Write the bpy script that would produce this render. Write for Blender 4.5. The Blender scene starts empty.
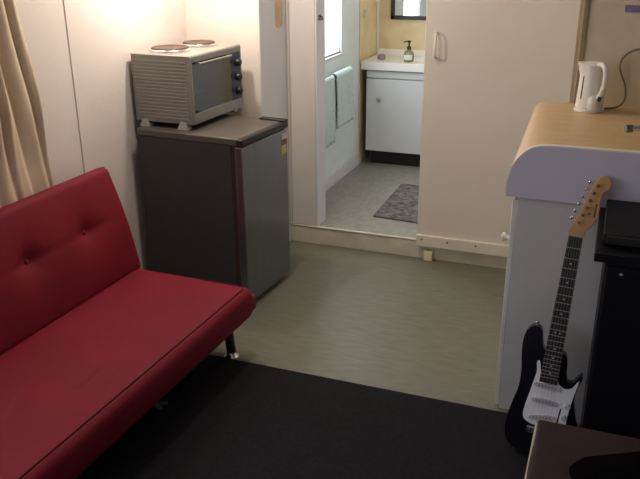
import bpy, bmesh, math, random
from mathutils import Vector, Matrix
random.seed(7)
sc = bpy.context.scene
C = sc.collection
PI = math.pi

# ------------------------------------------------------------------ materials
def mat(name, col, rough=.6, metal=0., spec=.5, noise=None, bump=None, coat=0., stretch=(1, 1, 1)):
    """noise=(scale, amount): tonal mottling in the material; bump=(scale, strength)"""
    m = bpy.data.materials.new(name); m.use_nodes = True
    nt = m.node_tree; b = nt.nodes['Principled BSDF']
    b.inputs['Base Color'].default_value = (*col, 1); b.inputs['Roughness'].default_value = rough
    b.inputs['Metallic'].default_value = metal; b.inputs['Specular IOR Level'].default_value = spec
    b.inputs['Coat Weight'].default_value = coat
    tc = nt.nodes.new('ShaderNodeTexCoord'); mp = nt.nodes.new('ShaderNodeMapping')
    mp.inputs['Scale'].default_value = stretch
    nt.links.new(tc.outputs['Object'], mp.inputs['Vector'])
    if noise is None: noise = (6, .06)
    n = nt.nodes.new('ShaderNodeTexNoise'); n.inputs['Scale'].default_value = noise[0]; n.inputs['Detail'].default_value = 6
    nt.links.new(mp.outputs['Vector'], n.inputs['Vector'])
    r = nt.nodes.new('ShaderNodeValToRGB')
    a = noise[1]
    r.color_ramp.elements[0].position = .3; r.color_ramp.elements[1].position = .7
    r.color_ramp.elements[0].color = (*[c*(1-a) for c in col], 1)
    r.color_ramp.elements[1].color = (*[min(1, c*(1+a)) for c in col], 1)
    nt.links.new(n.outputs['Fac'], r.inputs['Fac']); nt.links.new(r.outputs['Color'], b.inputs['Base Color'])
    if bump:
        n2 = nt.nodes.new('ShaderNodeTexNoise'); n2.inputs['Scale'].default_value = bump[0]; n2.inputs['Detail'].default_value = 4
        nt.links.new(mp.outputs['Vector'], n2.inputs['Vector'])
        bp = nt.nodes.new('ShaderNodeBump'); bp.inputs['Strength'].default_value = bump[1]; bp.inputs['Distance'].default_value = .01
        nt.links.new(n2.outputs['Fac'], bp.inputs['Height']); nt.links.new(bp.outputs['Normal'], b.inputs['Normal'])
    return m

def srgb(r, g, b):
    f = lambda c: (c/255/12.92) if c/255 <= .04045 else ((c/255+.055)/1.055)**2.4
    return (f(r), f(g), f(b))

M = {}
M['wall'] = mat('cream_wall_paint', srgb(226, 217, 212), .6, noise=(2.5, .03), bump=(60, .05))
M['bathwall'] = mat('cool_white_paint', srgb(224, 233, 232), .6)
M['casing'] = mat('pale_casing_paint', srgb(208, 203, 200), .5, noise=(5, .03))
M['taupe'] = mat('low_bounce_taupe', srgb(120, 112, 106), .7, noise=(2.5, .03))  # unseen right wall, darkened to cut bounce onto the sofa front
M['pier'] = mat('warm_wall_paint', srgb(228, 219, 210), .6, noise=(2.5, .03), bump=(60, .05))
M['ceil'] = mat('ceiling_paint', srgb(235, 232, 226), .8)
M['trim'] = mat('cream_gloss_trim', srgb(218, 210, 196), .4, noise=(5, .04))
M['trimdirty'] = mat('scuffed_cream_trim', srgb(206, 198, 182), .45, noise=(9, .10))
M['jamb'] = mat('pale_jamb_paint', srgb(216, 216, 222), .45, noise=(5, .03))
M['doorp'] = mat('sliding_door_paint', srgb(212, 206, 197), .5, noise=(2, .03))
M['kwall'] = mat('kitchen_wall_paint', srgb(214, 200, 172), .55, noise=(14, .04))
M['olive'] = mat('olive_trim', srgb(140, 124, 92), .6)
M['vinyl'] = mat('vinyl_floor', srgb(112, 112, 99), .42, noise=(7, .13), bump=(40, .03), stretch=(1.6, 7, 1))
M['vinylb'] = mat('bathroom_vinyl', srgb(143, 141, 133), .42, noise=(7, .15), bump=(40, .03), stretch=(4, 2.2, 1))
M['rug'] = mat('black_carpet', srgb(36, 36, 39), .95, spec=.05, noise=(60, .16), bump=(350, .3))
M['bathrug'] = mat('grey_pile', srgb(114, 109, 106), .95, spec=.1, noise=(28, .6), bump=(160, .8))
M['red'] = mat('red_upholstery', srgb(118, 18, 38), .72, spec=.25, noise=(4, .10), bump=(220, .12))
M['redpipe'] = mat('dark_red_piping', srgb(74, 10, 20), .7, spec=.25)
M['blackmetal'] = mat('black_metal', srgb(24, 23, 24), .4, spec=.5)
M['chrome'] = mat('chrome', (.72, .72, .74), .18, metal=1.)
M['curtain'] = mat('beige_curtain', srgb(216, 199, 176), .85, spec=.15, noise=(9, .06), bump=(200, .15))
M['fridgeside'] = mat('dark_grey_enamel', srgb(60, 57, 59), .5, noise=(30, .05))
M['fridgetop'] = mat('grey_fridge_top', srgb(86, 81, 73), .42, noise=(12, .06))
M['black'] = mat('black_plastic', srgb(26, 25, 26), .45)
M['steel'] = mat('brushed_steel', (.21, .22, .25), .28, metal=.85, noise=(60, .05), stretch=(1, 1, .03))
M['maroon'] = mat('maroon_gasket', srgb(60, 34, 34), .6)
M['ovengrey'] = mat('oven_grey_metal', srgb(140, 138, 134), .42, metal=.35, noise=(30, .03))
M['oventop'] = mat('oven_top_enamel', srgb(160, 154, 146), .35, noise=(30, .03))
M['ovenfoot'] = mat('oven_foot_grey', srgb(150, 148, 144), .5)
M['ovenin'] = mat('oven_cavity', srgb(52, 60, 84), .5, metal=.2)  # blue of the reflection in the oven glass put into this colour
M['plate'] = mat('hotplate_iron', srgb(96, 70, 60), .5, metal=.3)
M['white'] = mat('white_plastic', srgb(226, 222, 212), .35, noise=(5, .02))
M['cabside'] = mat('cabinet_laminate', srgb(208, 205, 203), .5, noise=(3, .03))
M['lip'] = mat('lilac_laminate', srgb(208, 201, 216), .45, noise=(3, .02))
M['whiteedge'] = mat('white_edge', srgb(232, 226, 218), .45)
M['wood'] = mat('beech_laminate', srgb(200, 168, 124), .4, noise=(6, .08), stretch=(1.5, 8, 8))
M['navy'] = mat('navy_black_lacquer', srgb(11, 11, 24), .3, spec=.25, noise=(3, .05))
M['pick'] = mat('white_pickguard', srgb(250, 250, 255), .3, noise=(5, .02))
M['maple'] = mat('maple_neck', srgb(206, 156, 104), .4, noise=(8, .08), stretch=(6, 6, 1))
M['rosewood'] = mat('dark_fretboard', srgb(40, 33, 33), .5, noise=(30, .2))
M['fretwire'] = mat('fret_wire', (.42, .42, .42), .4, metal=.6)
M['pickup'] = mat('pickup_cream', srgb(206, 204, 216), .4)
M['tvblack'] = mat('black_lacquer_wood', srgb(14, 13, 21), .5, spec=.2, noise=(10, .1))
M['device'] = mat('dark_device_plastic', srgb(19, 18, 24), .55, spec=.15)
M['leather'] = mat('brown_leather', srgb(52, 37, 37), .65, spec=.15, noise=(14, .10), bump=(120, .12))
M['pale'] = mat('pale_piping', srgb(170, 160, 146), .7)
M['sheet'] = mat('black_sheet', srgb(13, 11, 12), 1., spec=0, noise=(20, .2), bump=(90, .3))
M['vanity'] = mat('white_laminate', srgb(214, 216, 216), .4, noise=(3, .02))
M['vtop'] = mat('cream_basin', srgb(236, 233, 224), .25, noise=(3, .02))
M['yellow'] = mat('yellow_wall_tile', srgb(230, 209, 164), .5, noise=(10, .09))
M['towel'] = mat('pale_teal_terry', srgb(208, 226, 222), .95, spec=.1, noise=(60, .10), bump=(300, .6))
M['mirrorframe'] = mat('dark_wood_frame', srgb(44, 33, 26), .4)
M['mirror'] = mat('mirror_glass', (.85, .87, .88), .03, metal=1., noise=(2, .005))
M['soap'] = mat('olive_soap', srgb(128, 120, 74), .2, coat=.5)
M['label'] = mat('soap_label', srgb(214, 214, 200), .5)
M['pump'] = mat('dark_pump', srgb(34, 32, 30), .4)
M['stone'] = mat('mauve_stone', srgb(150, 122, 124), .5, noise=(20, .2))
M['ivory'] = mat('ivory_plastic', srgb(214, 206, 176), .4)
M['screw'] = mat('screw_grey', srgb(128, 118, 106), .4, metal=.6)
M['strike'] = mat('tan_strike', srgb(206, 180, 140), .5, noise=(15, .12))
M['sticker_w'] = mat('sticker_white', srgb(216, 206, 206), .5)
M['sticker_r'] = mat('sticker_red', srgb(126, 62, 62), .5)
M['sticker_y'] = mat('sticker_yellow', srgb(212, 184, 112), .5)
M['sign'] = mat('violet_sign', srgb(126, 116, 160), .5, noise=(60, .15))
M['cord'] = mat('olive_cord', srgb(128, 118, 96), .5)
M['paper'] = mat('grey_scrap', srgb(120, 124, 132), .7)
M['dark'] = mat('plinth_black', srgb(26, 24, 24), .6)

def glass(name, tint, trans):
    m = bpy.data.materials.new(name); m.use_nodes = True; nt = m.node_tree
    for n in list(nt.nodes): nt.nodes.remove(n)
    o = nt.nodes.new('ShaderNodeOutputMaterial'); t = nt.nodes.new('ShaderNodeBsdfTransparent'); g = nt.nodes.new('ShaderNodeBsdfGlossy')
    t.inputs['Color'].default_value = (*tint, 1); g.inputs['Roughness'].default_value = .06
    mx = nt.nodes.new('ShaderNodeMixShader'); fr = nt.nodes.new('ShaderNodeLayerWeight'); fr.inputs['Blend'].default_value = trans
    nt.links.new(fr.outputs['Facing'], mx.inputs[0]); nt.links.new(t.outputs[0], mx.inputs[1]); nt.links.new(g.outputs[0], mx.inputs[2])
    nt.links.new(mx.outputs[0], o.inputs[0]); return m
M['ovenglass'] = glass('tinted_oven_glass', (.24, .30, .50), .15)
M['pane'] = glass('window_glass', (.97, .98, 1), .008)
m = bpy.data.materials.new('warm_bulb'); m.use_nodes = True
b = m.node_tree.nodes['Principled BSDF']; b.inputs['Emission Color'].default_value = (1, .72, .42, 1); b.inputs['Emission Strength'].default_value = 12
M['bulb'] = m

# ------------------------------------------------------------------ mesh helpers
class MB:
    def __init__(s): s.bm = bmesh.new()
    def box(s, x0, x1, y0, y1, z0, z1, mx=None):
        vs = [Vector((x, y, z)) for x in (x0, x1) for y in (y0, y1) for z in (z0, z1)]
        if mx is not None: vs = [mx @ v for v in vs]
        v = [s.bm.verts.new(p) for p in vs]
        for f in ((0, 1, 3, 2), (4, 6, 7, 5), (0, 4, 5, 1), (2, 3, 7, 6), (0, 2, 6, 4), (1, 5, 7, 3)):
            s.bm.faces.new([v[i] for i in f])
        return s
    def rings(s, rings, cap=True, closed=False):
        R = [[s.bm.verts.new(p) for p in r] for r in rings]
        n = len(R[0])
        rng = range(len(R) if closed else len(R)-1)
        for i in rng:
            a, b2 = R[i], R[(i+1) % len(R)]
            for k in range(n): s.bm.faces.new((a[k], a[(k+1) % n], b2[(k+1) % n], b2[k]))
        if cap and not closed:
            s.bm.faces.new(R[0][::-1]); s.bm.faces.new(R[-1])
        return s
    def tube(s, pts, r, n=12, rad=None):
        pts = [Vector(p) for p in pts]; rings = []
        up = None
        for i, p in enumerate(pts):
            t = (pts[min(i+1, len(pts)-1)] - pts[max(i-1, 0)]).normalized()
            if up is None: up = Vector((0, 0, 1)) if abs(t.z) < .9 else Vector((1, 0, 0))
            u = t.cross(up).normalized(); w = u.cross(t).normalized(); up = w
            rr = rad[i] if rad else r
            rings.append([p + u*rr*math.cos(2*PI*k/n) + w*rr*math.sin(2*PI*k/n) for k in range(n)])
        return s.rings(rings)
    def lathe(s, prof, c=(0, 0, 0), n=28, mx=None):
        """prof: (radius, z) from bottom to top"""
        rings = []
        for r, z in prof:
            ring = [Vector((c[0]+max(r, 1e-4)*math.cos(2*PI*k/n), c[1]+max(r, 1e-4)*math.sin(2*PI*k/n), c[2]+z)) for k in range(n)]
            rings.append([mx @ v for v in ring] if mx is not None else ring)
        return s.rings(rings)
    def prism(s, poly, fa, fb):
        """poly: 2-D points; fa, fb map a point to the two end faces"""
        a = [s.bm.verts.new(fa(*p)) for p in poly]; b2 = [s.bm.verts.new(fb(*p)) for p in poly]; n = len(poly)
        s.bm.faces.new(a); s.bm.faces.new(b2[::-1])
        for k in range(n): s.bm.faces.new((a[k], b2[k], b2[(k+1) % n], a[(k+1) % n]))
        return s
    def pad(s, O, U, V, lu, lv, T, r, dent=None, nu=40, nv=20, flip=1):
        """a cushion slab with rounded rims: U, V unit directions, thickness 2T, rim radius r, dent(u,v) lowers the front"""
        O, U, V = Vector(O), Vector(U).normalized(), Vector(V).normalized(); N = U.cross(V).normalized()*flip
        def ax(l, n):
            e = [0, .08, .2, .38, .62, 1]; a = [r*x for x in e]
            mid = [r + (l-2*r)*i/n for i in range(1, n)]
            return a + mid + [l-x for x in reversed(a)]
        us, vs_ = ax(lu, nu), ax(lv, nv)
        def th(d):
            d = min(d, r); return (T-r) + math.sqrt(max(0, r*r-(r-d)**2))
        F = []; B = []
        for u in us:
            f = []; b2 = []
            for v in vs_:
                du, dv = min(u, lu-u), min(v, lv-v)
                t = min(th(du), th(dv)) if min(du, dv) < r else T
                if du < r and dv < r:
                    t = th(max(0, r-math.hypot(r-du, r-dv)))
                p = O + U*u + V*v
                f.append(s.bm.verts.new(p + N*(t-(dent(u, v) if dent and min(du, dv) > 0 else 0))))
                b2.append(s.bm.verts.new(p - N*t))
            F.append(f); B.append(b2)
        nu_, nv_ = len(us), len(vs_)
        for i in range(nu_-1):
            for j in range(nv_-1):
                s.bm.faces.new((F[i][j], F[i+1][j], F[i+1][j+1], F[i][j+1]))
                s.bm.faces.new((B[i][j], B[i][j+1], B[i+1][j+1], B[i+1][j]))
        rim = [(i, 0) for i in range(nu_)] + [(nu_-1, j) for j in range(1, nv_)] + [(i, nv_-1) for i in range(nu_-2, -1, -1)] + [(0, j) for j in range(nv_-2, 0, -1)]
        for k in range(len(rim)):
            a, c = rim[k], rim[(k+1) % len(rim)]
            s.bm.faces.new((F[a[0]][a[1]], B[a[0]][a[1]], B[c[0]][c[1]], F[c[0]][c[1]]))
        return s
    def build(s, name, m, parent=None, bevel=0, smooth=False, seg=2):
        bmesh.ops.recalc_face_normals(s.bm, faces=s.bm.faces)
        me = bpy.data.meshes.new(name); s.bm.to_mesh(me); s.bm.free()
        o = bpy.data.objects.new(name, me); C.objects.link(o)
        me.materials.append(M[m] if isinstance(m, str) else m)
        root = parent
        off = Vector((0, 0, 0))
        if parent is not None:
            p = parent
            while p is not None: off += p.location; p = p.parent
            me.transform(Matrix.Translation(-off)); o.parent = parent
        if bevel:
            bv = o.modifiers.new('bevel', 'BEVEL'); bv.width = bevel; bv.segments = seg; bv.limit_method = 'ANGLE'; bv.angle_limit = math.radians(40)
        if smooth or bevel:
            for p in me.polygons: p.use_smooth = True
            if not smooth or smooth == 'auto':
                me.set_sharp_from_angle(angle=math.radians(40))
        return o

def thing(name, label, cat, loc, group=None):
    o = bpy.data.objects.new(name, None); o.empty_display_size = .1; C.objects.link(o); o.location = loc
    o['label'] = label; o['category'] = cat
    if group: o['group'] = group
    return o
def tag(o, label, cat, group=None):
    o['label'] = label; o['category'] = cat
    if group: o['group'] = group
    return o
def struct(o, label=None, cat=None):
    o['kind'] = 'structure'
    if label: o['label'] = label
    if cat: o['category'] = cat
    return o
def origin(o, p):
    """move a single-mesh thing's origin to its base"""
    o.data.transform(Matrix.Translation(-Vector(p))); o.location = p; return o
def ease(t): return t*t*(3-2*t)

KW = -.64                                        # face of the kitchen wall
HS = .109                                        # bathroom floor is one step up
# ------------------------------------------------------------------ room shell
YR, XR, ZC = -5.0, 2.9, 2.4
struct(MB().box(-.12, XR+.1, YR-.1, .12, -.1, 0).build('floor', 'vinyl'), 'grey olive streaked vinyl floor of the living room', 'floor')
struct(MB().box(.642, 1.4, -.002, .12, .0, HS).box(.33, 2.0, .12, 1.9, -.0, HS).build('floor_bathroom', 'vinylb'), 'grey vinyl floor of the bathroom beyond the step', 'floor')
struct(MB().box(-.12, XR+.1, YR-.1, 1.9, ZC, ZC+.1).build('ceiling', 'ceil'), 'white painted ceiling', 'ceiling')
WY0, WY1, WZ0, WZ1 = -4.5, -2.1, .95, 2.05        # daylight window in the left wall
w = MB()
w.box(-.12, 0, YR, WY0, 0, ZC).box(-.12, 0, WY1, .12, 0, ZC).box(-.12, 0, WY0, WY1, 0, WZ0).box(-.12, 0, WY0, WY1, WZ1, ZC)
struct(w.build('wall_left', 'wall'), 'cream painted wall behind the red sofa and the fridge', 'wall')
struct(MB().box(-.12, XR+.1, YR-.1, YR, 0, ZC).build('wall_rear', 'wall'), 'cream wall at the rear of the living room', 'wall')
struct(MB().box(XR, XR+.1, YR, .12, 0, ZC).build('wall_right', 'taupe'), 'unseen kitchen-side wall, taupe to cut bounced light', 'wall')
# the boxed pier behind the fridge
pier = [(0, -.275), (.424, -.275), (.464, 0), (0, 0)]
struct(MB().prism(pier, lambda x, y: (x, y, 0), lambda x, y: (x, y, ZC)).build('wall_pier', 'pier'), 'cream boxed wall pier behind the fridge', 'wall')
# facing board on the pier's side with its old strike plate
fb = MB(); q0, q1 = Vector((.4245, -.275, 0)), Vector((.4645, 0, 0)); d = (q1-q0).normalized(); n_ = Vector((d.y, -d.x, 0))
mxp = Matrix(((d.x, n_.x, 0, q0.x), (d.y, n_.y, 0, q0.y), (0, 0, 1, 0), (0, 0, 0, 1)))
L_ = (q1-q0).length
struct(fb.box(.0, L_, 0, .006, 0, ZC, mxp).build('trim_1', 'jamb', bevel=.002), 'pale grey facing board on the side of the pier', 'trim')
sp = MB().prism([(.20+.034*math.copysign(abs(math.cos(a))**.45, math.cos(a)), 1.325+.075*math.copysign(abs(math.sin(a))**.45, math.sin(a))) for a in [2*PI*k/40 for k in range(40)]], lambda x, z: mxp @ Vector((x-.012, .006, z)), lambda x, z: mxp @ Vector((x-.012, .0095, z))).build('strike_plate', 'strike', bevel=.003)
tag(origin(sp, (mxp @ Vector((.2, .006, 1.255)))), 'tan metal strike plate on the pale facing board above the fridge', 'strike plate')
# back wall around the bathroom opening
w = MB().box(.0, .636, 0, .12, 0, ZC).box(1.34, XR, 0, .12, 0, ZC).box(.636, 1.34, 0, .12, 2.1, ZC)
struct(w.build('wall_back', 'wall'), 'cream wall around the bathroom doorway', 'wall')
struct(MB().box(.482, .634, -.016, 0, HS+.006, 2.16).box(.468, .484, -.024, 0, HS+.006, 2.16).build('trim_2', 'casing', bevel=.003), 'cream door casing beside the bathroom opening', 'trim')
struct(MB().box(.634, .642, -.012, .12, HS-.002, 2.1).build('trim_3', 'jamb', bevel=.001), 'bluish white door jamb lining of the bathroom opening', 'trim')
struct(MB().box(.468, 1.26, -.012, 0, 0, HS-.004).build('baseboard_back', 'trimdirty', bevel=.003), 'cream step riser under the bathroom opening', 'baseboard')
struct(MB().box(.46, 1.27, -.018, -.002, HS-.006, HS+.004).build('trim_4', 'trim', bevel=.004), 'cream lip along the bathroom step', 'trim')
struct(MB().box(1.26, 1.90, -.012, 0, 0, .10).build('baseboard_kitchen', 'trimdirty', bevel=.003), 'grubby cream skirting under the door rail', 'baseboard')
hk = thing('door_catch', 'small dark metal catch on the bathroom door jamb', 'door catch', (.642, .035, 1.295))
MB().box(.642, .646, .018, .05, 1.282, 1.312).build('plate', 'screw', hk, bevel=.001)
MB().tube([(.646, .03, 1.305), (.662, .026, 1.298), (.664, .03, 1.288), (.65, .036, 1.286)], .0035, 8).build('hook', 'blackmetal', hk, smooth=True)
# sliding door, its rail and handle
dr = struct(MB().box(1.243, 1.978, -.034, -.006, .150, 2.12).build('door_1', 'doorp', bevel=.004), 'pinkish cream sliding door panel beside the bathroom opening', 'door')
hb = MB().tube([(1.304, -.034, 1.245), (1.304, -.062, 1.244), (1.304, -.069, 1.236), (1.304, -.069, 1.132), (1.304, -.062, 1.124), (1.304, -.034, 1.123)], .006, 10)
o = hb.build('door_handle', 'white', dr, smooth=True); o['label'] = 'white bow pull handle'
rl = struct(MB().box(1.243, 1.885, -.052, -.001, .086, .153).build('trim_5', 'trim', bevel=.004), 'cream bottom rail under the sliding door', 'trim')
for x in (1.275, 1.42, 1.575):
    MB().lathe([(0, 0), (.006, 0), (.005, .003), (0, .004)], n=10, mx=Matrix.Translation((x, -.052, .128)) @ Matrix.Rotation(PI/2, 4, 'X')).build('screw', 'screw', rl)
sk = MB().box(1.288, 1.338, -.045, -.012, 0, .058).build('door_stop', 'ivory', bevel=.004)
tag(origin(sk, (1.313, -.03, 0)), 'small ivory block on the floor under the door rail', 'door stop')
# batten on the left wall
struct(MB().box(0, .004, -1.25, -.888, 0, ZC).build('trim_6', 'wall', bevel=.004), 'cream wall board between the sofa and the fridge', 'trim')
# kitchen nib wall
struct(MB().box(2.022, XR, KW, 0, 0, ZC).build('wall_kitchen', 'kwall'), 'beige wall behind the kettle', 'wall')
struct(MB().box(2.022, 2.040, KW-.008, KW, 0, ZC).build('trim_7', 'olive', bevel=.002), 'olive edge strip on the end of the kitchen wall', 'trim')
# bathroom shell
BX0, BY = .438, 1.79
w = MB()
BWY0, BWY1, BWZ0, BWZ1 = .42, .975, .985, 1.75
w.box(BX0-.1, BX0, .12, BWY0, 0, ZC).box(BX0-.1, BX0, BWY1, 1.36, 0, ZC).box(BX0-.1, BX0, BWY0, BWY1, 0, BWZ0).box(BX0-.1, BX0, BWY0, BWY1, BWZ1, ZC)
struct(w.build('wall_bathroom_left', 'bathwall'), 'white bathroom wall with the window and towels', 'wall')
struct(MB().box(BX0-.1, BX0+.002, 1.36, BY, 0, ZC).build('wall_bathroom_alcove', 'yellow'), 'yellow wall beside the vanity', 'wall')
struct(MB().box(BX0-.1, 2.0, BY, BY+.1, 0, ZC).build('wall_bathroom_back', 'yellow'), 'yellow mottled wall behind the vanity', 'wall')
struct(MB().box(1.9, 2.0, .12, BY, 0, ZC).build('wall_bathroom_right', 'ceil'), 'white bathroom wall out of the doorway view', 'wall')
struct(MB().box(BX0, BX0+.013, .12, 1.36, HS, HS+.095).build('baseboard_bathroom', 'jamb', bevel=.004), 'white skirting along the bathroom wall', 'baseboard')
struct(MB().box(BX0+.002, BX0+.02, BY-.018, BY, .86, ZC).build('trim_8', 'vtop', bevel=.003), 'cream corner strip between the yellow walls', 'trim')
struct(MB().box(BX0, BX0+.008, 1.352, 1.368, HS, ZC).build('trim_9', 'olive' if False else 'trim', bevel=.002), 'cream strip where the bathroom wall turns yellow', 'trim')
# bathroom window
wf = MB()
for (a, b2, c, d2) in ((BWY0, BWY0+.02, BWZ0, BWZ1), (BWY1-.012, BWY1, BWZ0, BWZ1), (BWY0, BWY1, BWZ0, BWZ0+.012), (BWY0, BWY1, BWZ1-.03, BWZ1)):
    wf.box(BX0-.035, BX0-.012, a, b2, c, d2)
wn = struct(wf.build('window_1', 'jamb'), 'bright bathroom window above the towels', 'window')
MB().box(BX0-.030, BX0-.027, BWY0+.02, BWY1-.012, BWZ0+.012, BWZ1-.03).build('pane', 'pane', wn)
MB().box(BX0-.035, BX0+.010, BWY0-.02, BWY1+.02, BWZ0-.02, BWZ0).build('window_sill', 'jamb', wn, bevel=.004)
# living room window (behind the curtain, beside the camera)
wf = MB()
for (a, b2, c, d2) in ((WY0, WY0+.05, WZ0, WZ1), (WY1-.05, WY1, WZ0, WZ1), (WY0, WY1, WZ0, WZ0+.05), (WY0, WY1, WZ1-.05, WZ1), (-3.33, -3.27, WZ0, WZ1)):
    wf.box(-.09, -.04, a, b2, c, d2)
wn = struct(wf.build('window_2', 'trim'), 'living room window above the sofa', 'window')
MB().box(-.068, -.062, WY0+.05, WY1-.05, WZ0+.05, WZ1-.05).build('pane', 'pane', wn)

# ------------------------------------------------------------------ bathroom things
vb = (.80, 1.58, HS)
v = thing('vanity_unit', 'white bathroom vanity unit with a cream basin top on a black plinth', 'vanity', vb)
MB().box(.488, 1.15, 1.40, BY-.002, .218, .818).build('body', 'vanity', v, bevel=.003)
MB().box(.508, 1.15, 1.45, BY-.01, HS, .219).build('plinth', 'dark', v)
dd = MB().box(.490, 1.14, 1.382, 1.40, .220, .752).build('door', 'vanity', v, bevel=.003)
MB().box(.572, .602, 1.368, 1.383, .59, .62).build('knob', 'chrome', dd, bevel=.003)
MB().box(.490, 1.14, 1.384, 1.40, .760, .812).build('front_panel', 'vanity', v, bevel=.003)
bt = MB(); g = {}
nx, ny = 40, 22
X0, X1, Y0, Y1 = .455, 1.17, 1.352, BY-.002
for i in range(nx+1):
    for j in range(ny+1):
        x = X0+(X1-X0)*i/nx; y = Y0+(Y1-Y0)*j/ny
        rr = math.hypot((x-.90)/.22, (y-1.60)/.12)
        z = .876 - (.07*ease(min(1, max(0, (1-rr)/.45))) if rr < 1 else 0)
        if j == ny: z = .915
        if j == ny-1: z = .888
        g[i, j] = bt.bm.verts.new((x, y, z))
for i in range(nx):
    for j in range(ny): bt.bm.faces.new((g[i, j], g[i+1, j], g[i+1, j+1], g[i, j+1]))
rim = [(i, 0) for i in range(nx+1)]+[(nx, j) for j in range(1, ny+1)]+[(i, ny) for i in range(nx-1, -1, -1)]+[(0, j) for j in range(ny-1, 0, -1)]
low = {k: bt.bm.verts.new((g[k].co.x, g[k].co.y, .820)) for k in rim}
for k in range(len(rim)):
    a, c = rim[k], rim[(k+1) % len(rim)]
    bt.bm.faces.new((g[a], low[a], low[c], g[c]))
bt.bm.faces.new([low[k] for k in rim][::-1])
bt.build('basin_top', 'vtop', v, smooth='auto')
# soap bottle
sb = (.785, 1.435, .877)
t = thing('soap_bottle', 'round soap bottle with a dark pump standing on the vanity top', 'soap bottle', sb)
MB().lathe([(.022, 0), (.034, .004), (.038, .03), (.037, .055), (.028, .074), (.014, .082), (.012, .088)], sb).build('bottle', 'soap', t, smooth='auto')
lb = MB(); ang = [-PI/2-.9+1.8*k/10 for k in range(11)]
lb.prism([(a, 0) for a in ang]+[(a, 1) for a in reversed(ang)], lambda a, f: (sb[0]+.0375*math.cos(a), sb[1]+.0375*math.sin(a), sb[2]+.018+.034*f), lambda a, f: (sb[0]+.0392*math.cos(a), sb[1]+.0392*math.sin(a), sb[2]+.018+.034*f))
lb.build('label_patch', 'label', t)
pm = MB().lathe([(.015, .086), (.015, .106), (.006, .108), (.006, .132), (.012, .134), (.012, .146), (.004, .15)], sb, 18)
pm.tube([(sb[0], sb[1], sb[2]+.141), (sb[0]-.02, sb[1]-.012, sb[2]+.143), (sb[0]-.034, sb[1]-.02, sb[2]+.136)], .0045, 8)
pm.build('pump', 'pump', t, smooth='auto')
st = MB().lathe([(0, 0), (.024, .002), (.031, .014), (.027, .028), (.014, .036), (0, .038)], (0, 0, 0), 20, Matrix.Translation((.565, 1.50, .877)) @ Matrix.Diagonal((1, .8, 1, 1)))
tag(origin(st.build('soap_dish', 'stone', smooth=True), (.565, 1.50, .877)), 'small mauve soap lump in the corner of the vanity top', 'soap')
# mirror on the back wall
mr = thing('wall_mirror', 'dark framed mirror on the yellow wall above the vanity', 'mirror', (.95, BY, 1.14))
mx0, mx1, mz0, mz1 = .550, 1.16, 1.135, 1.75
f = MB()
for (a, b2, c, d2) in ((mx0, mx0+.028, mz0, mz1), (mx1-.028, mx1, mz0, mz1), (mx0, mx1, mz0, mz0+.028), (mx0, mx1, mz1-.028, mz1)): f.box(a, b2, BY-.026, BY-.002, c, d2)
f.build('frame', 'mirrorframe', mr, bevel=.003)
MB().box(mx0+.02, mx1-.02, BY-.014, BY-.004, mz0+.02, mz1-.02).build('glass', 'mirror', mr)
ls = thing('light_switch', 'ivory switch on the yellow wall beside the vanity', 'switch', (BX0+.002, 1.47, 1.17))
MB().box(BX0+.002, BX0+.011, 1.445, 1.495, 1.165, 1.225).build('plate', 'ivory', ls, bevel=.002)
MB().box(BX0+.011, BX0+.016, 1.463, 1.477, 1.185, 1.205).build('rocker', 'white', ls, bevel=.001)
# towel rail and two towels
tr = thing('towel_rail', 'slim chrome towel rail under the bathroom window', 'towel rail', (BX0, .87, .86))
MB().tube([(BX0+.055, .41, .872), (BX0+.055, 1.05, .872)], .007, 10).build('bar', 'chrome', tr, smooth='auto')
for y in (.42, 1.04):
    MB().tube([(BX0, y, .872), (BX0+.055, y, .872)], .008, 10).build('bracket', 'chrome', tr, smooth='auto')
def towel(y0, y1, zf, zb, xo, label):
    t = MB(); prof = []
    xc = BX0+.055; r = .014+xo
    prof += [(xc+r+.004*math.sin(zz*40), zf+(.872-zf)*zz) for zz in [k/14 for k in range(15)]]
    prof += [(xc+r*math.cos(a), .872+r*math.sin(a)) for a in [PI*k/10 for k in range(1, 10)]]
    prof += [(xc-r, .872-(.872-zb)*k/8) for k in range(9)]
    ny = 26; G = []
    for j in range(ny+1):
        y = y0+(y1-y0)*j/ny
        G.append([t.bm.verts.new((x+(.006*math.sin(j*.75)+.004*math.sin(j*1.7+1))*(max(0, .872-z)/.4)*(1 if x > xc else .2), y+.006*math.sin(z*11)*(1 if x > xc else .3), z)) for x, z in prof])
    for j in range(ny):
        for k in range(len(prof)-1): t.bm.faces.new((G[j][k], G[j+1][k], G[j+1][k+1], G[j][k+1]))
    o = t.build('towel', 'towel', smooth=True)
    sm = o.modifiers.new('thick', 'SOLIDIFY'); sm.thickness = .009
    origin(o, (xc, (y0+y1)/2, .872))
    return tag(o, label, 'towel', 'towels on the rail')
towel(.44, .655, .45, .52, .0, 'pale teal towel hanging lower on the rail, beside the door jamb')
towel(.68, .995, .535, .56, .010, 'pale teal folded towel hanging higher on the rail, towards the vanity')
# bath mat
bmj = MB(); bm_poly = [(.896, .268), (1.36, .225), (1.36, .945), (.885, .965)]
o = bmj.prism(bm_poly, lambda x, y: (x, y, HS), lambda x, y: (x, y, HS+.012)).build('bath_mat', 'bathrug', bevel=.004)
tag(origin(o, (1.1, .6, HS)), 'grey shaggy bath mat on the bathroom floor', 'bath mat')

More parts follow.
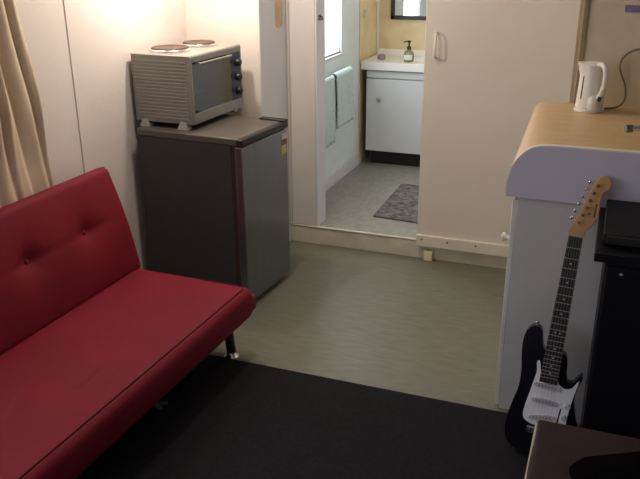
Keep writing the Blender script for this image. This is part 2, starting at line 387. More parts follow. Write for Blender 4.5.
# ------------------------------------------------------------------ fridge
FA = -.0796; F0 = Vector((.058, -.896, 0))
FM = Matrix.Translation(F0) @ Matrix.Rotation(FA, 4, 'Z')
FD, FW = .582, .438
fr = thing('mini_fridge', 'dark grey mini fridge with a brushed steel door under the oven', 'fridge', FM @ Vector((FD/2, FW/2, 0)))
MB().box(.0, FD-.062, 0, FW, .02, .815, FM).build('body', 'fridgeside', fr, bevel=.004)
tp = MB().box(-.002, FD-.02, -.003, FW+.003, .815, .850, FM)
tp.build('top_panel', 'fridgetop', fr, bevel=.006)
MB().box(FD-.034, FD+.004, -.004, FW+.004, .816, .848, FM).build('top_edge', 'black', fr, bevel=.006)
MB().box(FD-.062, FD-.040, .004, FW-.004, .03, .815, FM).build('gasket', 'maroon', fr)
dr = MB().box(FD-.042, FD, 0, FW, .03, .812, FM).build('door', 'steel', fr, bevel=.006)
MB().box(FD, FD+.0015, FW-.058, FW-.010, .765, .795, FM).build('sticker', 'sticker_w', dr)
MB().box(FD, FD+.0015, FW-.062, FW-.012, .737, .763, FM).build('sticker', 'sticker_r', dr)
MB().box(FD, FD+.0015, FW-.066, FW-.018, .690, .735, FM).build('sticker', 'sticker_y', dr)
MB().box(FD-.14, FD+.004, FW-.036, FW+.004, .848, .858, FM).build('hinge_cover', 'black', fr, bevel=.003)
for fx, fy in ((.05, .05), (.05, FW-.05), (FD-.1, .05), (FD-.1, FW-.05)):
    MB().lathe([(.02, 0), (.02, .02)], FM @ Vector((fx, fy, 0)), 14).build('foot', 'black', fr)
# ------------------------------------------------------------------ bench-top oven
OM = Matrix.Translation((.024, -.845, .850)) @ Matrix.Rotation(-.045, 4, 'Z')
OD, OW, OB, OT = .328, .475, .026, .345          # depth x, width y, underside, top (above the fridge)
ov = thing('benchtop_oven', 'silver grey bench-top oven with two hotplates standing on the fridge', 'oven', OM @ Vector((OD/2, OW/2, 0)))
sh = MB()
sh.box(0, OD-.012, .0, .012, OB, OT-.006, OM).box(0, OD-.012, OW-.012, OW, OB, OT-.006, OM)
sh.box(0, .012, .012, OW-.012, OB, OT-.006, OM).box(.0, OD-.012, .012, OW-.012, OB, OB+.014, OM)
sh.build('body', 'ovengrey', ov, bevel=.003)
rb = MB(); prof = []
nr = 17
z0, z1 = OB+.018, OT-.022
for k in range(nr):
    za = z0+(z1-z0)*k/nr; zb = z0+(z1-z0)*(k+.62)/nr
    rb.box(.012, OD-.03, -.002, .001, za, zb, OM)
rb.build('side_ribs', 'ovengrey', ov, bevel=.0015)
MB().box(-.002, OD-.004, -.002, OW+.002, OT-.008, OT, OM).build('top_panel', 'oventop', ov, bevel=.004)
ff = MB(); fx0, fx1 = OD-.014, OD
gy0, gy1, gz0, gz1 = .016, OW-.098, OB+.05, OT-.034
ff.box(fx0, fx1, 0, gy0, OB, OT-.006, OM).box(fx0, fx1, gy0, OW, OB, gz0, OM).box(fx0, fx1, gy0, OW, gz1, OT-.006, OM).box(fx0, fx1, OW-.012, OW, gz0, gz1, OM)
ff.build('front_frame', 'ovengrey', ov, bevel=.003)
dg = MB().box(fx0+.004, fx1-.003, gy0, gy1, gz0, gz1, OM).build('door', 'ovenglass', ov)
MB().tube([OM @ Vector((fx1+.018, gy0+.03, gz1-.006)), OM @ Vector((fx1+.018, gy1-.03, gz1-.006))], .006, 10).box(fx1-.003, fx1+.018, gy0+.04, gy0+.05, gz1-.011, gz1-.001, OM).box(fx1-.003, fx1+.018, gy1-.05, gy1-.04, gz1-.011, gz1-.001, OM).build('door_handle', 'ovengrey', dg, smooth='auto')
MB().box(fx0+.002, fx1-.002, gy1, OW-.012, gz0, gz1, OM).build('control_panel', 'ovenin', ov)
for zc in (.262, .190, .118):
    kb = MB().lathe([(.020, 0), (.021, .006), (.017, .022), (.0155, .024), (0, .024)], n=20, mx=OM @ Matrix.Translation((fx1-.002, OW-.050, zc)) @ Matrix.Rotation(PI/2, 4, 'Y'))
    kb.box(.006, .030, OW-.053, OW-.047, zc-.016, zc+.016, OM @ Matrix.Translation((fx1-.006, 0, 0)))
    kb.build('knob', 'black', ov, smooth='auto')
MB().box(.016, .018, .014, gy1, OB+.015, OT-.01, OM).box(.016, OD-.016, gy1, gy1+.003, OB+.015, OT-.01, OM).box(.016, OD-.016, .0125, .0145, OB+.015, OT-.01, OM).box(.016, OD-.016, .014, gy1, OB+.0145, OB+.0165, OM).build('cavity', 'ovenin', ov)
rk = MB()
for k in range(9): rk.tube([OM @ Vector((.03+k*.03, .02, .165)), OM @ Vector((.03+k*.03, gy1-.006, .165))], .0018, 6)
rk.tube([OM @ Vector((OD-.03, .02, .167)), OM @ Vector((OD-.03, gy1-.006, .167))], .004, 6)
rk.build('rack', 'chrome', ov)
for fx, fy in ((.052, .012), (OD-.062, .012), (.052, OW-.012), (OD-.062, OW-.012)):
    MB().rings([[OM @ Vector((fx+a*w2, fy+b2*w2*.8, z)) for a, b2 in ((-1, -1), (1, -1), (1, 1), (-1, 1))] for w2, z in ((.028, .001), (.026, .006), (.009, OB+.030))]).build('foot', 'ovenfoot', ov, bevel=.001)
for fx, fy, r in ((.140, .125, .100), (.160, .350, .090)):
    c = OM @ Vector((fx, fy, OT))
    h = MB().lathe([(r, 0), (r, .009), (r*.95, .014), (r*.9, .014), (r*.9, .002), (0, .002)], c, 36).build('hotplate', 'chrome', ov, smooth='auto')
    MB().lathe([(r*.88, .002), (r*.88, .017), (r*.85, .020), (r*.3, .020), (r*.27, .0185), (0, .0185)], c, 36).build('plate', 'plate', h, smooth='auto')

# ------------------------------------------------------------------ sofa
SY1, SY0 = -1.292, -2.95                         # far end, near end
ZS = .32
sf = thing('futon_sofa', 'red button-tufted futon sofa on short black legs', 'sofa', (.45, -2.28, 0))
def wr(u, v):   # gentle seat creases
    a = 0
    for u0, v0, u1, v1, am, wd in ((.78, .20, .98, .19, .011, .010), (.62, .16, .84, .13, .003, .012), (.95, .34, 1.15, .27, .004, .014)):
        L2 = (u1-u0)**2+(v1-v0)**2; t = ((u-u0)*(u1-u0)+(v-v0)*(v1-v0))/L2
        dd_ = (u-u0-t*(u1-u0))**2+(v-v0-t*(v1-v0))**2
        a += am*math.exp(-dd_/wd**2)*math.exp(-((t-.5)/.42)**4)
    return a
seat = MB().pad((.850, SY1, ZS-.074), (0, -1, 0), (-1, 0, 0), SY1-SY0, .60, .074, .042, None if False else (lambda u, v: -0.0 + wr(u, v)), 150, 60, -1)
seat.build('seat', 'red', sf, smooth=True)
pp = MB().tube([(.60, SY1-.030, ZS-.0005), (.78, SY1-.030, ZS-.0005), (.808, SY1-.036, ZS-.0005), (.820, SY1-.055, ZS-.001)] + [(.820, SY1-.055-(SY1-SY0-.08)*k/20, ZS-.001) for k in range(1, 21)], .003, 8)
pp.build('piping', 'redpipe', sf, smooth=True)
# backrest: leaning slab, front face through (.265,.30) and (.165,.755)
bx, bz, tx, tz = .272, .300, .138, .768
Vb = Vector((tx-bx, 0, tz-bz)); hb_ = Vb.length; Vb.normalize()
Nb = Vector((Vb.z, 0, -Vb.x))
TB = .045
tuft = [(.268+.335*k, .268) for k in range(5)]
def dent(u, v):
    s_ = -.028*math.sin(PI*min(1, max(0, v/hb_)))*min(1, math.sqrt(max(0, u)/.06))*1.0
    for cu, cv in tuft:
        r2 = (u-cu)**2+(v-cv)**2
        s_ += .018*math.exp(-r2/.0022) + .018*math.exp(-r2/.012)
        s_ += .007*math.exp(-((v-cv)/.018)**2)*math.exp(-((u-cu)/.13)**2)
    return s_
Ob = Vector((bx+.004, SY1+.022, bz)) - Nb*TB
MB().pad(Ob, (0, -1, 0), Vb, SY1-SY0-.01, hb_, TB, .026, lambda u, v: dent(u, v), 130, 36, -1).build('backrest', 'red', sf, smooth=True)
def bq(u, v, off): return Ob + Vector((0, -1, 0))*u + Vb*v + Nb*(TB-.0)*off
for cu, cv in tuft:
    p = bq(cu, cv, 1)-Nb*(dent(cu, cv)+.002)
    MB().lathe([(0, 0), (.011, .001), (.012, .004), (.008, .008), (0, .009)], n=16, mx=Matrix.Translation(p) @ Nb.to_track_quat('Z', 'Y').to_matrix().to_4x4()).build('button', 'red', sf, smooth=True)
pth = [bq(.008, v, .62) for v in (.01, hb_*.5, hb_-.02)] + [bq(.02+(SY1-SY0-.05)*k/20, hb_-.008, .62) for k in range(21)]
MB().tube(pth, .003, 8).build('piping', 'redpipe', sf, smooth=True)
MB().box(.27, .78, SY0+.1, SY1-.10, ZS-.165, ZS-.145).build('base_frame', 'blackmetal', sf)
for lx, ly, dx, dy in ((.763, -1.368, .008, .014), (.30, -1.368, 0, .014), (.763, -2.83, .035, -.03), (.30, -2.83, 0, -.03)):
    zb = .006 if ly < -1.5 else 0
    l = MB().tube([(lx-dx, ly-dy, ZS-.146), (lx, ly, zb+.02)], .021, 16).build('leg', 'blackmetal', sf, smooth='auto')
    MB().lathe([(.032, 0), (.033, .004), (.029, .010), (.024, .016), (.022, .024)], (lx, ly, zb), 22).build('foot', 'chrome', l, smooth='auto')
th_ = -.025; pv = Vector((.6, -1.3, 0)); sf.location = pv + Matrix.Rotation(th_, 3, 'Z') @ (sf.location-pv); sf.rotation_euler.z = th_
# rug
o = MB().box(.12, 2.82, -4.6, -1.402, 0, .006).build('rug', 'rug', bevel=.002)
tag(origin(o, (1.4, -3, 0)), 'large black rug covering the floor in front of the sofa', 'rug')
sc_ = MB()
sc_.prism([(0, 0), (.05, .012), (.085, .03), (.08, .04), (.04, .024), (0, .012)], lambda x, y: (.62+x, -1.835+y, .0065), lambda x, y: (.62+x, -1.835+y, .010+.25*x*y*10))
sc_.prism([(0, 0), (.06, -.012), (.075, -.006), (.04, .008), (0, .01)], lambda x, y: (.63+x, -1.832+y, .0065), lambda x, y: (.63+x, -1.832+y, .013+.06*x))
tag(origin(sc_.build('paper_scrap', 'paper'), (.64, -1.83, .0065)), 'small grey scrap of paper on the rug under the sofa edge', 'paper scrap')

# ------------------------------------------------------------------ curtain
cu = MB(); nzs, nys = 40, 90; G = []
for i in range(nzs+1):
    z = 2.12 - (2.12-.50)*i/nzs; row = []
    s_ = max(0, (1.75-z)/1.1)
    for j in range(nys+1):
        f = j/nys
        y_far = -1.625+.150*min(1.3, s_)
        y = y_far - f*(.62+.06*s_)
        ph = 2*PI*5.0*(f+.035*math.sin(9.5*f+.8)+.018*math.sin(23*f))+.5*math.sin(z*3.1+f*6)
        am = .35+.65*ease(min(1, max(0, (z-.80)/.35)))
        w_ = math.sin(ph+.6*math.sin(z*2.1)); w_ = 1-2*abs(w_)**.6 if w_ > 0 else 1-2*abs(w_)**1.4
        x = .012+.052*am*(.55-.45*w_)+.008*am*math.sin(ph*2.3+z*1.3)
        row.append(cu.bm.verts.new((x, y, z)))
    G.append(row)
for i in range(nzs):
    for j in range(nys): cu.bm.faces.new((G[i][j], G[i][j+1], G[i+1][j+1], G[i+1][j]))
o = cu.build('curtain', 'curtain', smooth=True)
sm = o.modifiers.new('thick', 'SOLIDIFY'); sm.thickness = .004
tag(origin(o, (.06, -1.8, .5)), 'beige gathered curtain hanging behind the sofa backrest', 'curtain')
rd = thing('curtain_rod', 'slim dark rod the beige curtain hangs from', 'curtain rod', (.06, -3.0, 2.13))
MB().tube([(.06, -4.6, 2.13), (.06, -1.45, 2.13)], .011, 12).build('rod', 'blackmetal', rd, smooth='auto')
for y in (-4.5, -1.5): MB().tube([(0, y, 2.13), (.06, y, 2.13)], .008, 10).build('bracket', 'blackmetal', rd)

# ------------------------------------------------------------------ kitchen bench
kc = thing('kitchen_cabinet', 'pale grey kitchen base cabinet under the wood-effect worktop', 'cabinet', (2.35, -.95, 0))
MB().box(1.906, 2.85, -1.372, KW-.005, .0, .852).build('body', 'cabside', kc, bevel=.002)
kd = MB().box(1.889, 1.905, -1.370, -1.01, .012, .842).build('door', 'whiteedge', kc, bevel=.002)
MB().lathe([(.008, 0), (.008, .012), (.017, .018), (.017, .026), (.008, .03), (0, .03)], n=16, mx=Matrix.Translation((1.889, -1.345, .69)) @ Matrix.Rotation(-PI/2, 4, 'Y')).build('knob', 'white', kd, smooth='auto')
MB().box(1.889, 1.905, -1.005, KW-.01, .012, .842).build('door', 'whiteedge', kc, bevel=.002)
wt = thing('worktop', 'beech wood-effect worktop with a rolled edge and lilac end panel', 'worktop', (2.35, -.95, .85))
near = [(1.8655, .858), (1.866, .885), (1.8675, .915), (1.872, .942), (1.880, .965), (1.893, .989), (1.910, 1.011), (1.930, 1.028), (1.953, 1.039), (1.985, 1.045), (2.03, 1.046), (2.08, 1.046), (2.13, 1.046), (2.85, 1.046)]
far = [(1.860, .90), (1.860, .93), (1.861, .96), (1.863, .985), (1.866, 1.005), (1.872, 1.023), (1.882, 1.036), (1.897, 1.043), (1.92, 1.0455), (1.95, 1.046), (1.99, 1.046), (2.05, 1.046), (2.13, 1.046), (2.85, 1.046)]
def smooth2(P, n=5):
    out = []
    for i in range(len(P)-1):
        p0, p1, p2, p3 = P[max(i-1, 0)], P[i], P[i+1], P[min(i+2, len(P)-1)]
        if i >= len(P)-3: out.append(p1); continue
        for k in range(n):
            t = k/n; out.append(tuple(.5*((2*p1[c])+(p2[c]-p0[c])*t+(2*p0[c]-5*p1[c]+4*p2[c]-p3[c])*t*t+(3*p1[c]-p0[c]-3*p2[c]+p3[c])*t**3) for c in (0, 1)))
    return out+[P[-1]]
near = smooth2(near); far = smooth2(far); n = len(near)
def inset(P, d):
    out = []
    for i, p in enumerate(P):
        a, b2 = P[max(i-1, 0)], P[min(i+1, len(P)-1)]
        tx_, tz_ = b2[0]-a[0], b2[1]-a[1]; l = math.hypot(tx_, tz_)
        out.append((p[0]+tz_/l*d, p[1]-tx_/l*d))
    return out
wb = MB(); st_ = 12; rings = []
for q in range(st_+1):
    t = q/st_; y = -1.390+(KW+.001+1.390)*t
    rings.append([Vector((a[0]+(b2[0]-a[0])*t, y, a[1]+(b2[1]-a[1])*t)) for a, b2 in zip(near, far)]+[Vector((2.85, y, .858+.04*t)), Vector((2.4, y, .857+.04*t))])
wb.rings(rings).build('top', 'wood', wt, smooth='auto')
ins = inset(near, .0045)
MB().prism(ins+[(2.85, .857)], lambda x, z: (x, -1.394, z), lambda x, z: (x, -1.389, z)).build('end_panel', 'lip', wt)
eb = MB(); oo = inset(near, -.0015)
A = [[eb.bm.verts.new((x, y, z)) for x, z in oo+ins[::-1]] for y in (-1.3945, -1.375)]
for k in range(n-1):
    i, j = 2*n-1-k, 2*n-2-k
    eb.bm.faces.new((A[0][k], A[0][k+1], A[1][k+1], A[1][k])); eb.bm.faces.new((A[0][i], A[1][i], A[1][j], A[0][j]))
    for s_ in (0, 1): eb.bm.faces.new((A[s_][k], A[s_][k+1], A[s_][j], A[s_][i]))
for k, l in ((0, 2*n-1), (n-1, n)): eb.bm.faces.new((A[0][k], A[1][k], A[1][l], A[0][l]))
eb.build('edge_strip', 'whiteedge', wt)
# kettle
kb = Vector((2.087, -.765, 1.0465)); KS = .86
kt = thing('electric_kettle', 'white electric jug kettle on the worktop against the beige wall', 'kettle', kb)
MB().lathe([(.066, 0), (.068, .004), (.066, .014), (.058, .018)], kb, 32).build('base', 'white', kt, smooth='auto')
def jug(z, n=36):
    k = z/.19
    r = .062-.010*k
    ring = []
    for i in range(n):
        a = 2*PI*i/n; rr = r
        if k > .72:  # pouring lip on the far-left side
            rr += .020*((k-.72)/.28)*max(0, math.cos(a-PI*1.02))**5
        ring.append(kb+Vector((rr*math.cos(a), rr*math.sin(a), .018+z+ (.012*max(0, math.cos(a-PI))*k if k > .9 else 0))))
    return ring
MB().rings([jug(z) for z in (0, .004, .03, .06, .09, .12, .14, .16, .175, .185)]).build('jug', 'white', kt, smooth='auto')
MB().lathe([(.046, .200), (.044, .210), (.03, .215), (0, .216)], kb, 28).build('lid', 'white', kt, smooth='auto')
hp = [kb+Vector(p) for p in ((.030, -.012, .205), (.060, -.022, .212), (.082, -.030, .200), (.090, -.032, .165), (.086, -.030, .12), (.074, -.026, .085), (.054, -.02, .062))]
hd = MB(); hd.tube(hp, .01, 14, [.012, .0125, .0125, .0115, .0115, .013, .016]); hd.build('handle', 'white', kt, smooth=True)
MB().lathe([(.0, 0), (.03, .002), (.034, .02), (.032, .05), (.02, .066), (0, .07)], kb+Vector((.034, -.022, .012)), 20).build('switch_housing', 'white', kt, smooth='auto')
MB().box(-.007, .007, -.004, .010, -.011, .011, Matrix.Translation(kb+Vector((.072, -.036, .066))) @ Matrix.Rotation(.3, 4, 'Y')).build('switch', 'black', kt, bevel=.003)
gw = MB(); a0 = PI*1.5-.72
gw.prism([(a0-.06, .05), (a0+.06, .05), (a0+.06, .15), (a0-.06, .15)], lambda a, z: kb+Vector(((.0585-.0105*z/.19)*math.cos(a), (.0585-.0105*z/.19)*math.sin(a), .018+z-.01)), lambda a, z: kb+Vector(((.0625-.0095*z/.19)*math.cos(a), (.0625-.0095*z/.19)*math.sin(a), .018+z-.01)))
gw.build('water_gauge', 'black', kt)
for ch in kt.children: ch.data.transform(Matrix.Rotation(-.6 if ch.name.split('.')[0] in ('handle', 'switch_housing', 'switch') else 0, 4, 'Z') @ Matrix.Diagonal((KS, KS, KS*1.02, 1)))
cd = MB(); cpts = [(2.40, KW-.006, 1.262), (2.33, KW-.006, 1.274), (2.26, KW-.008, 1.276), (2.222, KW-.010, 1.270), (2.190, KW-.010, 1.245), (2.180, KW-.010, 1.212), (2.190, KW-.010, 1.175), (2.209, KW-.012, 1.135), (2.216, KW-.016, 1.09), (2.205, KW-.03, 1.060), (2.18, KW-.06, 1.0515), (2.145, KW-.09, 1.0515)]
def smoothp(P, n=6):
    P = [Vector(p) for p in P]; out = []
    for i in range(len(P)-1):
        p0, p1, p2, p3 = P[max(i-1, 0)], P[i], P[i+1], P[min(i+2, len(P)-1)]
        for k in range(n):
            t = k/n; out.append(.5*((2*p1)+(p2-p0)*t+(2*p0-5*p1+4*p2-p3)*t*t+(3*p1-p0-3*p2+p3)*t**3))
    return out+[P[-1]]
cd.tube(smoothp(cpts), .0040, 8).build('power_cord', 'cord', kt, smooth=True)
ol = thing('power_outlet', 'white wall outlet the kettle cord runs to', 'power outlet', (2.40, KW, 1.22))
MB().box(2.36, 2.44, KW-.007, KW, 1.22, 1.31).build('plate', 'white', ol, bevel=.002)
MB().box(2.378, 2.392, KW-.011, KW-.007, 1.282, 1.300).build('switch', 'white', ol, bevel=.001)
sg = MB().box(2.172, 2.30, KW-.003, KW, 1.413, 1.440).build('wall_sign', 'sign', bevel=.001)
tag(origin(sg, (2.235, KW, 1.413)), 'small violet strip sign on the beige wall above the kettle cord', 'sign')
tb = Vector((2.42, -1.20, 1.0465))
tp = thing('mixer_tap', 'chrome tap spout above the wood-effect worktop', 'tap', tb)
MB().lathe([(.028, 0), (.028, .006), (.018, .012), (.017, .075), (.014, .08), (0, .081)], tb, 22).build('body', 'chrome', tp, smooth='auto')
MB().tube([tb+Vector(p) for p in ((0, 0, .05), (-.05, -.018, .053), (-.12, -.046, .052), (-.182, -.07, .049))], .010, 14, [.012, .011, .0105, .0105]).build('spout', 'chrome', tp, smooth='auto')
MB().tube([tb+Vector((-.180, -.0693, .049)), tb+Vector((-.199, -.0767, .048))], .0135, 14).build('nozzle', 'steel', tp, smooth='auto')
MB().tube([tb+Vector((0, 0, .08)), tb+Vector((.0, .0, .09)), tb+Vector((.03, .02, .10))], .007, 10).build('lever', 'chrome', tp, smooth='auto')

# ------------------------------------------------------------------ black side cabinet with a flat box on it
cb = thing('black_side_cabinet', 'black side cabinet with an overhanging top against the worktop end', 'cabinet', (2.45, -1.65, .006))
MB().box(2.174, 2.80, -1.816, -1.397, .826, .856).build('top', 'tvblack', cb, bevel=.004)
MB().box(2.206, 2.78, -1.786, -1.40, .006, .826).build('body', 'tvblack', cb, bevel=.003)
dr = MB().box(2.212, 2.49, -1.800, -1.787, .03, .81).build('door', 'tvblack', cb, bevel=.003)
MB().lathe([(.005, 0), (.004, .008), (.007, .011), (.006, .015), (0, .016)], n=14, mx=Matrix.Translation((2.252, -1.800, .795)) @ Matrix.Rotation(PI/2, 4, 'X')).build('knob', 'chrome', dr, smooth='auto')
MB().box(2.496, 2.776, -1.800, -1.787, .03, .81).build('door', 'tvblack', cb, bevel=.003)
bx_ = thing('media_box', 'dark flat electronics box on top of the black side cabinet', 'media player', (2.4, -1.60, .856))
MB().box(2.192, 2.62, -1.765, -1.43, .862, .896).build('case', 'device', bx_, bevel=.004)
MB().box(2.20, 2.612, -1.769, -1.764, .867, .891).build('front_panel', 'black', bx_, bevel=.002)
for x, y in ((2.22, -1.46), (2.6, -1.46), (2.22, -1.73), (2.6, -1.73)): MB().lathe([(.012, 0), (.012, .007)], (x, y, .856), 12).build('foot', 'black', bx_)

# ------------------------------------------------------------------ electric guitar
GN = Vector((2.1123, -1.47, .7692)); GB = Vector((2.0748, -1.6285, .1107))
ga = (GN-GB).normalized(); GS = (GN-GB).length/648
ge = Vector((1, 0, 0))-ga*ga.x; ge.normalize(); gn = ge.cross(ga)
if gn.y > 0: gn = -gn
gt = thing('electric_guitar', 'navy black electric guitar with white pickguard leaning on the worktop end', 'guitar', GB-ga*.098)
def G3(x, y, z): return GB + (ge*x + ga*y + gn*z)*GS
def spline(P, n=6):
    out = []; N = len(P)
    for i in range(N):
        p0, p1, p2, p3 = [P[(i+k) % N] for k in (-1, 0, 1, 2)]
        for k in range(n):
            t = k/n
            out.append(tuple(.5*(2*p1[c]+(p2[c]-p0[c])*t+(2*p0[c]-5*p1[c]+4*p2[c]-p3[c])*t*t+(3*p1[c]-p0[c]-3*p2[c]+p3[c])*t**3) for c in (0, 1)))
    return out
body = spline([(-64, 340), (-80, 336), (-95, 318), (-101, 285), (-98, 235), (-90, 180), (-90, 125), (-100, 75), (-109, 22), (-110, -20), (-98, -62), (-62, -86), (0, -91), (64, -86), (104, -66), (118, -20), (112, 30), (98, 75), (88, 115), (90, 155), (96, 180), (101, 198), (96, 208), (85, 196), (72, 178), (58, 178), (50, 200), (46, 240), (36, 264), (10, 268), (-22, 264), (-34, 272), (-40, 292), (-48, 328)])
MB().prism(body, lambda x, y: G3(x, y, -6), lambda x, y: G3(x, y, -48)).build('body', 'navy', gt, bevel=.008, seg=3)
pick = spline([(-38, 228), (-46, 222), (-42, 189), (-50, 130), (-60, 60), (-56, 28), (-30, 14), (10, 10), (40, 8), (64, 10), (76, 30), (78, 80), (84, 135), (90, 172), (92, 188), (87, 184), (74, 162), (54, 154), (34, 164), (28, 172), (0, 172), (-24, 174), (-30, 200)])
pg = MB().prism(pick, lambda x, y: G3(x, y, -3.6), lambda x, y: G3(x, y, -6.2)).build('pickguard', 'pick', gt)
for y, tilt in ((150, 0), (98, 0), (44, 10)):
    pu = MB()
    P = spline([(-34, y-8+tilt*-.6), (34, y-8+tilt*.6), (41, y+tilt*.7), (34, y+8+tilt*.6), (-34, y+8-tilt*.6), (-41, y-tilt*.7)], 3)
    p_ = pu.prism(P, lambda x, y2: G3(x, y2, 3), lambda x, y2: G3(x, y2, -4)).build('pickup', 'pickup', gt, bevel=.001)
    for k in range(6):
        xx = -26+52*k/5
        MB().lathe([(2.6*GS, 0), (2.6*GS, 1.2*GS), (0, 1.4*GS)], n=8, mx=Matrix.Translation(G3(xx, y+tilt*.7*xx/41, 3)) @ gn.to_track_quat('Z', 'Y').to_matrix().to_4x4()).build('pole_piece', 'screw', p_)
for x, y in ((66, 60), (72, 100), (64, 22)):
    MB().lathe([(10*GS, 0), (9.4*GS, 4*GS), (8*GS, 12*GS), (0, 12.4*GS)], n=20, mx=Matrix.Translation(G3(x, y, -3.5)) @ gn.to_track_quat('Z', 'Y').to_matrix().to_4x4()).build('knob', 'pickup', gt, smooth='auto')
br = MB()
MX = Matrix.Translation(GB) @ Matrix((ge*GS, ga*GS, gn*GS)).transposed().to_4x4()
br.box(-42, 42, -16, 6, -4, 2, MX)
for k in range(6): br.box(-29+58*k/5-4.4, -29+58*k/5+4.4, -12, 5, 2, 8, MX)
br.build('bridge', 'chrome', gt, bevel=.0008)
tr_ = MB().tube([G3(40, -2, 2), G3(46, 6, 20), G3(50, 60, 32), G3(52, 100, 34)], 2.6*GS, 8).build('tremolo_arm', 'chrome', gt, smooth='auto')
# neck, fretboard, frets, nut
nk = MB()
rings = []
for y in [170, 200, 240, 270, 340, 420, 500, 580, 640, 652]:
    hw = 28-(28-21)*(y-170)/480
    rings.append([G3(hw*math.cos(a), y, 2-(20 if y > 265 else 8)*math.sin(a)) for a in [PI*k/10 for k in range(11)]])
nk.rings(rings).build('neck', 'maple', gt, smooth='auto')
fb_ = MB()
fb_.prism([(-28.5, 164), (28.5, 164), (21.3, 649), (-21.3, 649)], lambda x, y: G3(x, y, 8), lambda x, y: G3(x, y, 2)).build('fretboard', 'rosewood', gt, bevel=.0008)
for k in range(1, 23):
    y = 648*2**(-k/12); hw = 28.5-7.2*(y-164)/485
    MB().box(-hw, hw, y-1.1, y+1.1, 8, 9.4, MX).build('fret', 'fretwire', gt)
for k in (3, 5, 7, 9, 12, 15, 17, 19, 21):
    y = 648*(2**(-k/12)+2**(-(k-1)/12))/2
    for xx in ((-7, 7) if k == 12 else (0,)):
        MB().lathe([(3*GS, 0), (3*GS, .4*GS)], n=10, mx=Matrix.Translation(G3(xx, y, 8)) @ gn.to_track_quat('Z', 'Y').to_matrix().to_4x4()).build('inlay_dot', 'pickup', gt)
MB().box(-21.5, 21.5, 648, 653, 1, 10.5, MX).build('nut', 'pale', gt)
head = spline([(-21, 653), (-23, 672), (-16, 690), (-4, 718), (2, 742), (10, 772), (19, 800), (27, 824), (38, 842), (52, 847), (67, 839), (74, 822), (70, 806), (58, 797), (53, 784), (53, 765), (54, 736), (50, 706), (38, 684), (24, 668), (21, 653)], 4)
MB().prism(head, lambda x, y: G3(x, y, 0), lambda x, y: G3(x, y, -14)).build('headstock', 'maple', gt, bevel=.002)
pts_ = [(-3+4.9*k*1.42, 694+24*k) for k in range(6)]
for k, (x, y) in enumerate(pts_):
    tn = MB().lathe([(5.5*GS, 0), (5.5*GS, 1.5*GS), (3.4*GS, 2*GS), (3*GS, 12*GS), (3.8*GS, 13*GS), (0, 14*GS)], n=12, mx=Matrix.Translation(G3(x+4, y, 0)) @ gn.to_track_quat('Z', 'Y').to_matrix().to_4x4()).build('tuning_post', 'screw', gt, smooth='auto')
    pg_ = MB().tube([G3(x-8, y+3, -18), G3(x-16, y+6, -18)], 2.4*GS, 8).lathe([(0, 0), (6*GS, 2*GS), (7*GS, 7*GS), (4*GS, 11*GS), (0, 12*GS)], n=12, mx=Matrix.Translation(G3(x-16, y+6, -18)) @ (-ge+ga*.35).normalized().to_track_quat('Z', 'Y').to_matrix().to_4x4())
    pg_.build('tuning_peg', 'chrome', gt, smooth='auto')
    sx = -29+58*k/5
    MB().tube([G3(sx, -4, 9), G3(-18+36*k/5, 651, 11.5), G3(x+4, y, 8)], .3*GS, 5).build('string', 'fretwire', gt)
for x, y in ((33, 790-70), ):
    MB().lathe([(4*GS, 0), (4*GS, 4*GS), (0, 5*GS)], n=10, mx=Matrix.Translation(G3(26, 724, 0)) @ gn.to_track_quat('Z', 'Y').to_matrix().to_4x4()).build('string_tree', 'screw', gt)
MB().box(41, 44.5, 716, 758, .0, .5, MX).build('logo', 'rosewood', gt)
MB().lathe([(4*GS, 0), (3.4*GS, 8*GS), (7*GS, 12*GS), (6*GS, 15*GS), (0, 16*GS)], n=14, mx=Matrix.Translation(G3(-68, 337, -27)) @ ga.to_track_quat('Z', 'Y').to_matrix().to_4x4()).build('strap_button', 'chrome', gt, smooth='auto')

# ------------------------------------------------------------------ brown leather ottoman at the front
ot = thing('leather_ottoman', 'dark brown leather ottoman in front of the guitar', 'ottoman', (2.43, -2.37, .006))
OZ = .45
MB().pad((2.082, -2.072, OZ-.05), (0, -1, 0), (1, 0, 0), .57, .66, .05, .014, lambda u, v: .003*math.sin(u*22)*math.sin(v*17+1), 40, 40).build('seat', 'leather', ot, smooth=True)
MB().box(2.098, 2.734, -2.633, -2.107, .05, OZ-.09).build('base', 'leather', ot, bevel=.012)
MB().tube([(2.0845, -2.09-.54*k/10, OZ-.009) for k in range(11)], .0042, 8).build('piping', 'pale', ot, smooth=True)['label'] = 'pale piping along the seat edge'
for x in (2.15, 2.68):
    for y in (-2.16, -2.58): MB().lathe([(.022, 0), (.022, .05)], (x, y, .006), 14).build('leg', 'blackmetal', ot)
cl = MB(); nu_, nv_ = 30, 24; G = []  # thin near-black crumpled sheet on the seat top
for i in range(nu_+1):
    row = []
    for j in range(nv_+1):
        u, v_ = i/nu_, j/nv_
        x = 2.20+.36*u+.02*math.sin(v_*7); y = -2.42+.20*v_+.20*u
        e_ = min(u, 1-u, v_, 1-v_)
        z = OZ+.004+ease(min(1, e_/.3))*(.010+.006*math.sin(u*13+v_*5)+.004*math.sin(v_*17-u*4))
        row.append(cl.bm.verts.new((x, y, z)))
    G.append(row)
for i in range(nu_):
    for j in range(nv_): cl.bm.faces.new((G[i][j], G[i+1][j], G[i+1][j+1], G[i][j+1]))
o = cl.build('dark_sheet', 'sheet', smooth=True); sm = o.modifiers.new('thick', 'SOLIDIFY'); sm.thickness = .003; sm.offset = 1
tag(origin(o, (2.4, -2.2, OZ)), 'crumpled black cloth lying on the leather ottoman', 'sheet')

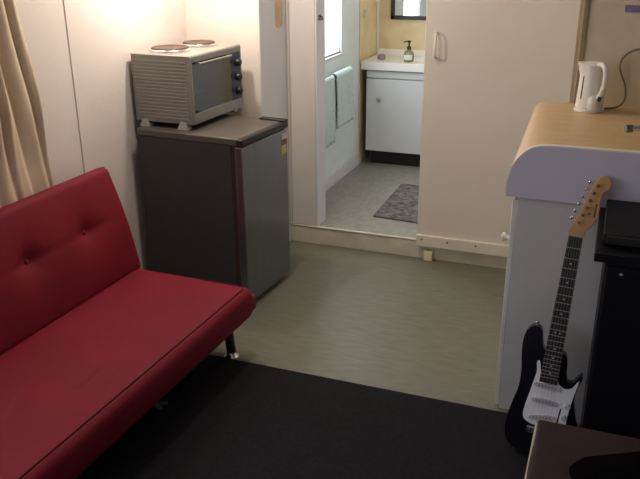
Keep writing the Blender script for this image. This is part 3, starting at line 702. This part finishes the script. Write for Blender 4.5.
# ------------------------------------------------------------------ lamps (out of frame fittings, plus an added bathroom fill)
lp = thing('pendant_lamp', 'bare bulb pendant hanging above the oven', 'lamp', (.33, -.76, ZC))
LC = Vector((.33, -.76, 1.80))
MB().lathe([(.045, -.02), (.05, 0)], (.33, -.76, ZC), 20).build('ceiling_rose', 'white', lp)
MB().tube([(.33, -.76, ZC-.02), (.33, -.76, 1.87)], .004, 8).build('cord', 'white', lp)
MB().lathe([(.018, .036), (.02, .04), (.018, .07)], LC, 16).build('socket', 'white', lp)
MB().lathe([(0, -.04), (.02, -.034), (.032, -.01), (.03, .012), (.018, .036), (0, .037)], LC, 20).build('bulb', 'bulb', lp, smooth=True)
def light(kind, name, loc, energy, col, **kw):
    l = bpy.data.lights.new(name, kind); l.energy = energy; l.color = col
    for k, v_ in kw.items(): setattr(l, k, v_)
    o = bpy.data.objects.new(name, l); C.objects.link(o); o.location = loc; return o
light('POINT', 'pendant_lamp_light', (.33, -.76, 1.72), 24, (1, .86, .74), shadow_soft_size=.03)
# ceiling light
cl_ = thing('ceiling_light', 'round opal ceiling light in the living room', 'ceiling light', (.72, -1.10, ZC))
MB().lathe([(.15, -.02), (.15, 0)], (.72, -1.10, ZC), 30).build('base', 'white', cl_)
MB().lathe([(0, -.085), (.08, -.078), (.13, -.05), (.145, -.02), (0, -.019)], (.72, -1.10, ZC), 30).build('shade', 'white', cl_, smooth='auto')
light('AREA', 'ceiling_light_lamp', (.72, -1.10, ZC-.095), 13, (1, .88, .74), shape='DISK', size=.26)
# daylight coming in through the two windows
def daylight(name, loc, sx, sy, energy, col):
    o = light('AREA', name, loc, energy, col, shape='RECTANGLE', size=sx, size_y=sy); o.rotation_euler = (0, -PI/2, 0)
daylight('window_daylight', (-.10, (WY0+WY1)/2, (WZ0+WZ1)/2), WZ1-WZ0, WY1-WY0, 11, (.90, .93, 1))
daylight('bathroom_window_daylight', (BX0-.05, (BWY0+BWY1)/2, (BWZ0+BWZ1)/2), BWZ1-BWZ0, BWY1-BWY0, 15, (.88, .94, 1))
light('POINT', 'bathroom_fill_light', (1.2, .9, 2.2), 5.5, (1, 1, .96), shadow_soft_size=.1)  # added fill without a fitting, brightens the bathroom
wd = bpy.data.worlds.new('sky'); sc.world = wd; wd.use_nodes = True
bg = wd.node_tree.nodes['Background']; bg.inputs['Color'].default_value = (.90, .94, 1, 1); bg.inputs['Strength'].default_value = 3.2

# ------------------------------------------------------------------ camera
f_, pi_, ro, ya, H_, cx, D_ = 762.425744, 0.371518, -0.006674, 0.366015, 1.673300, 2.163062, 3.947640
fw = Vector((-math.sin(ya)*math.cos(pi_), math.cos(ya)*math.cos(pi_), -math.sin(pi_)))
rt = Vector((math.cos(ya), math.sin(ya), 0)); up = rt.cross(fw)
r2 = rt*math.cos(ro)+up*math.sin(ro); u2 = -rt*math.sin(ro)+up*math.cos(ro)
cam = bpy.data.cameras.new('camera'); co = bpy.data.objects.new('camera', cam); C.objects.link(co)
mw = Matrix((r2, u2, -fw)).transposed().to_4x4(); mw.translation = (cx, -D_, H_)
co.matrix_world = mw
cam.sensor_fit = 'HORIZONTAL'; cam.sensor_width = 36; cam.lens = 36*f_/640; cam.clip_start = .05
sc.camera = co
vs = sc.view_settings; sc.display_settings.display_device = 'sRGB'
vs.view_transform = 'Standard'; vs.look = 'None'; vs.gamma = 1; vs.use_curve_mapping = False; vs.exposure = -.32
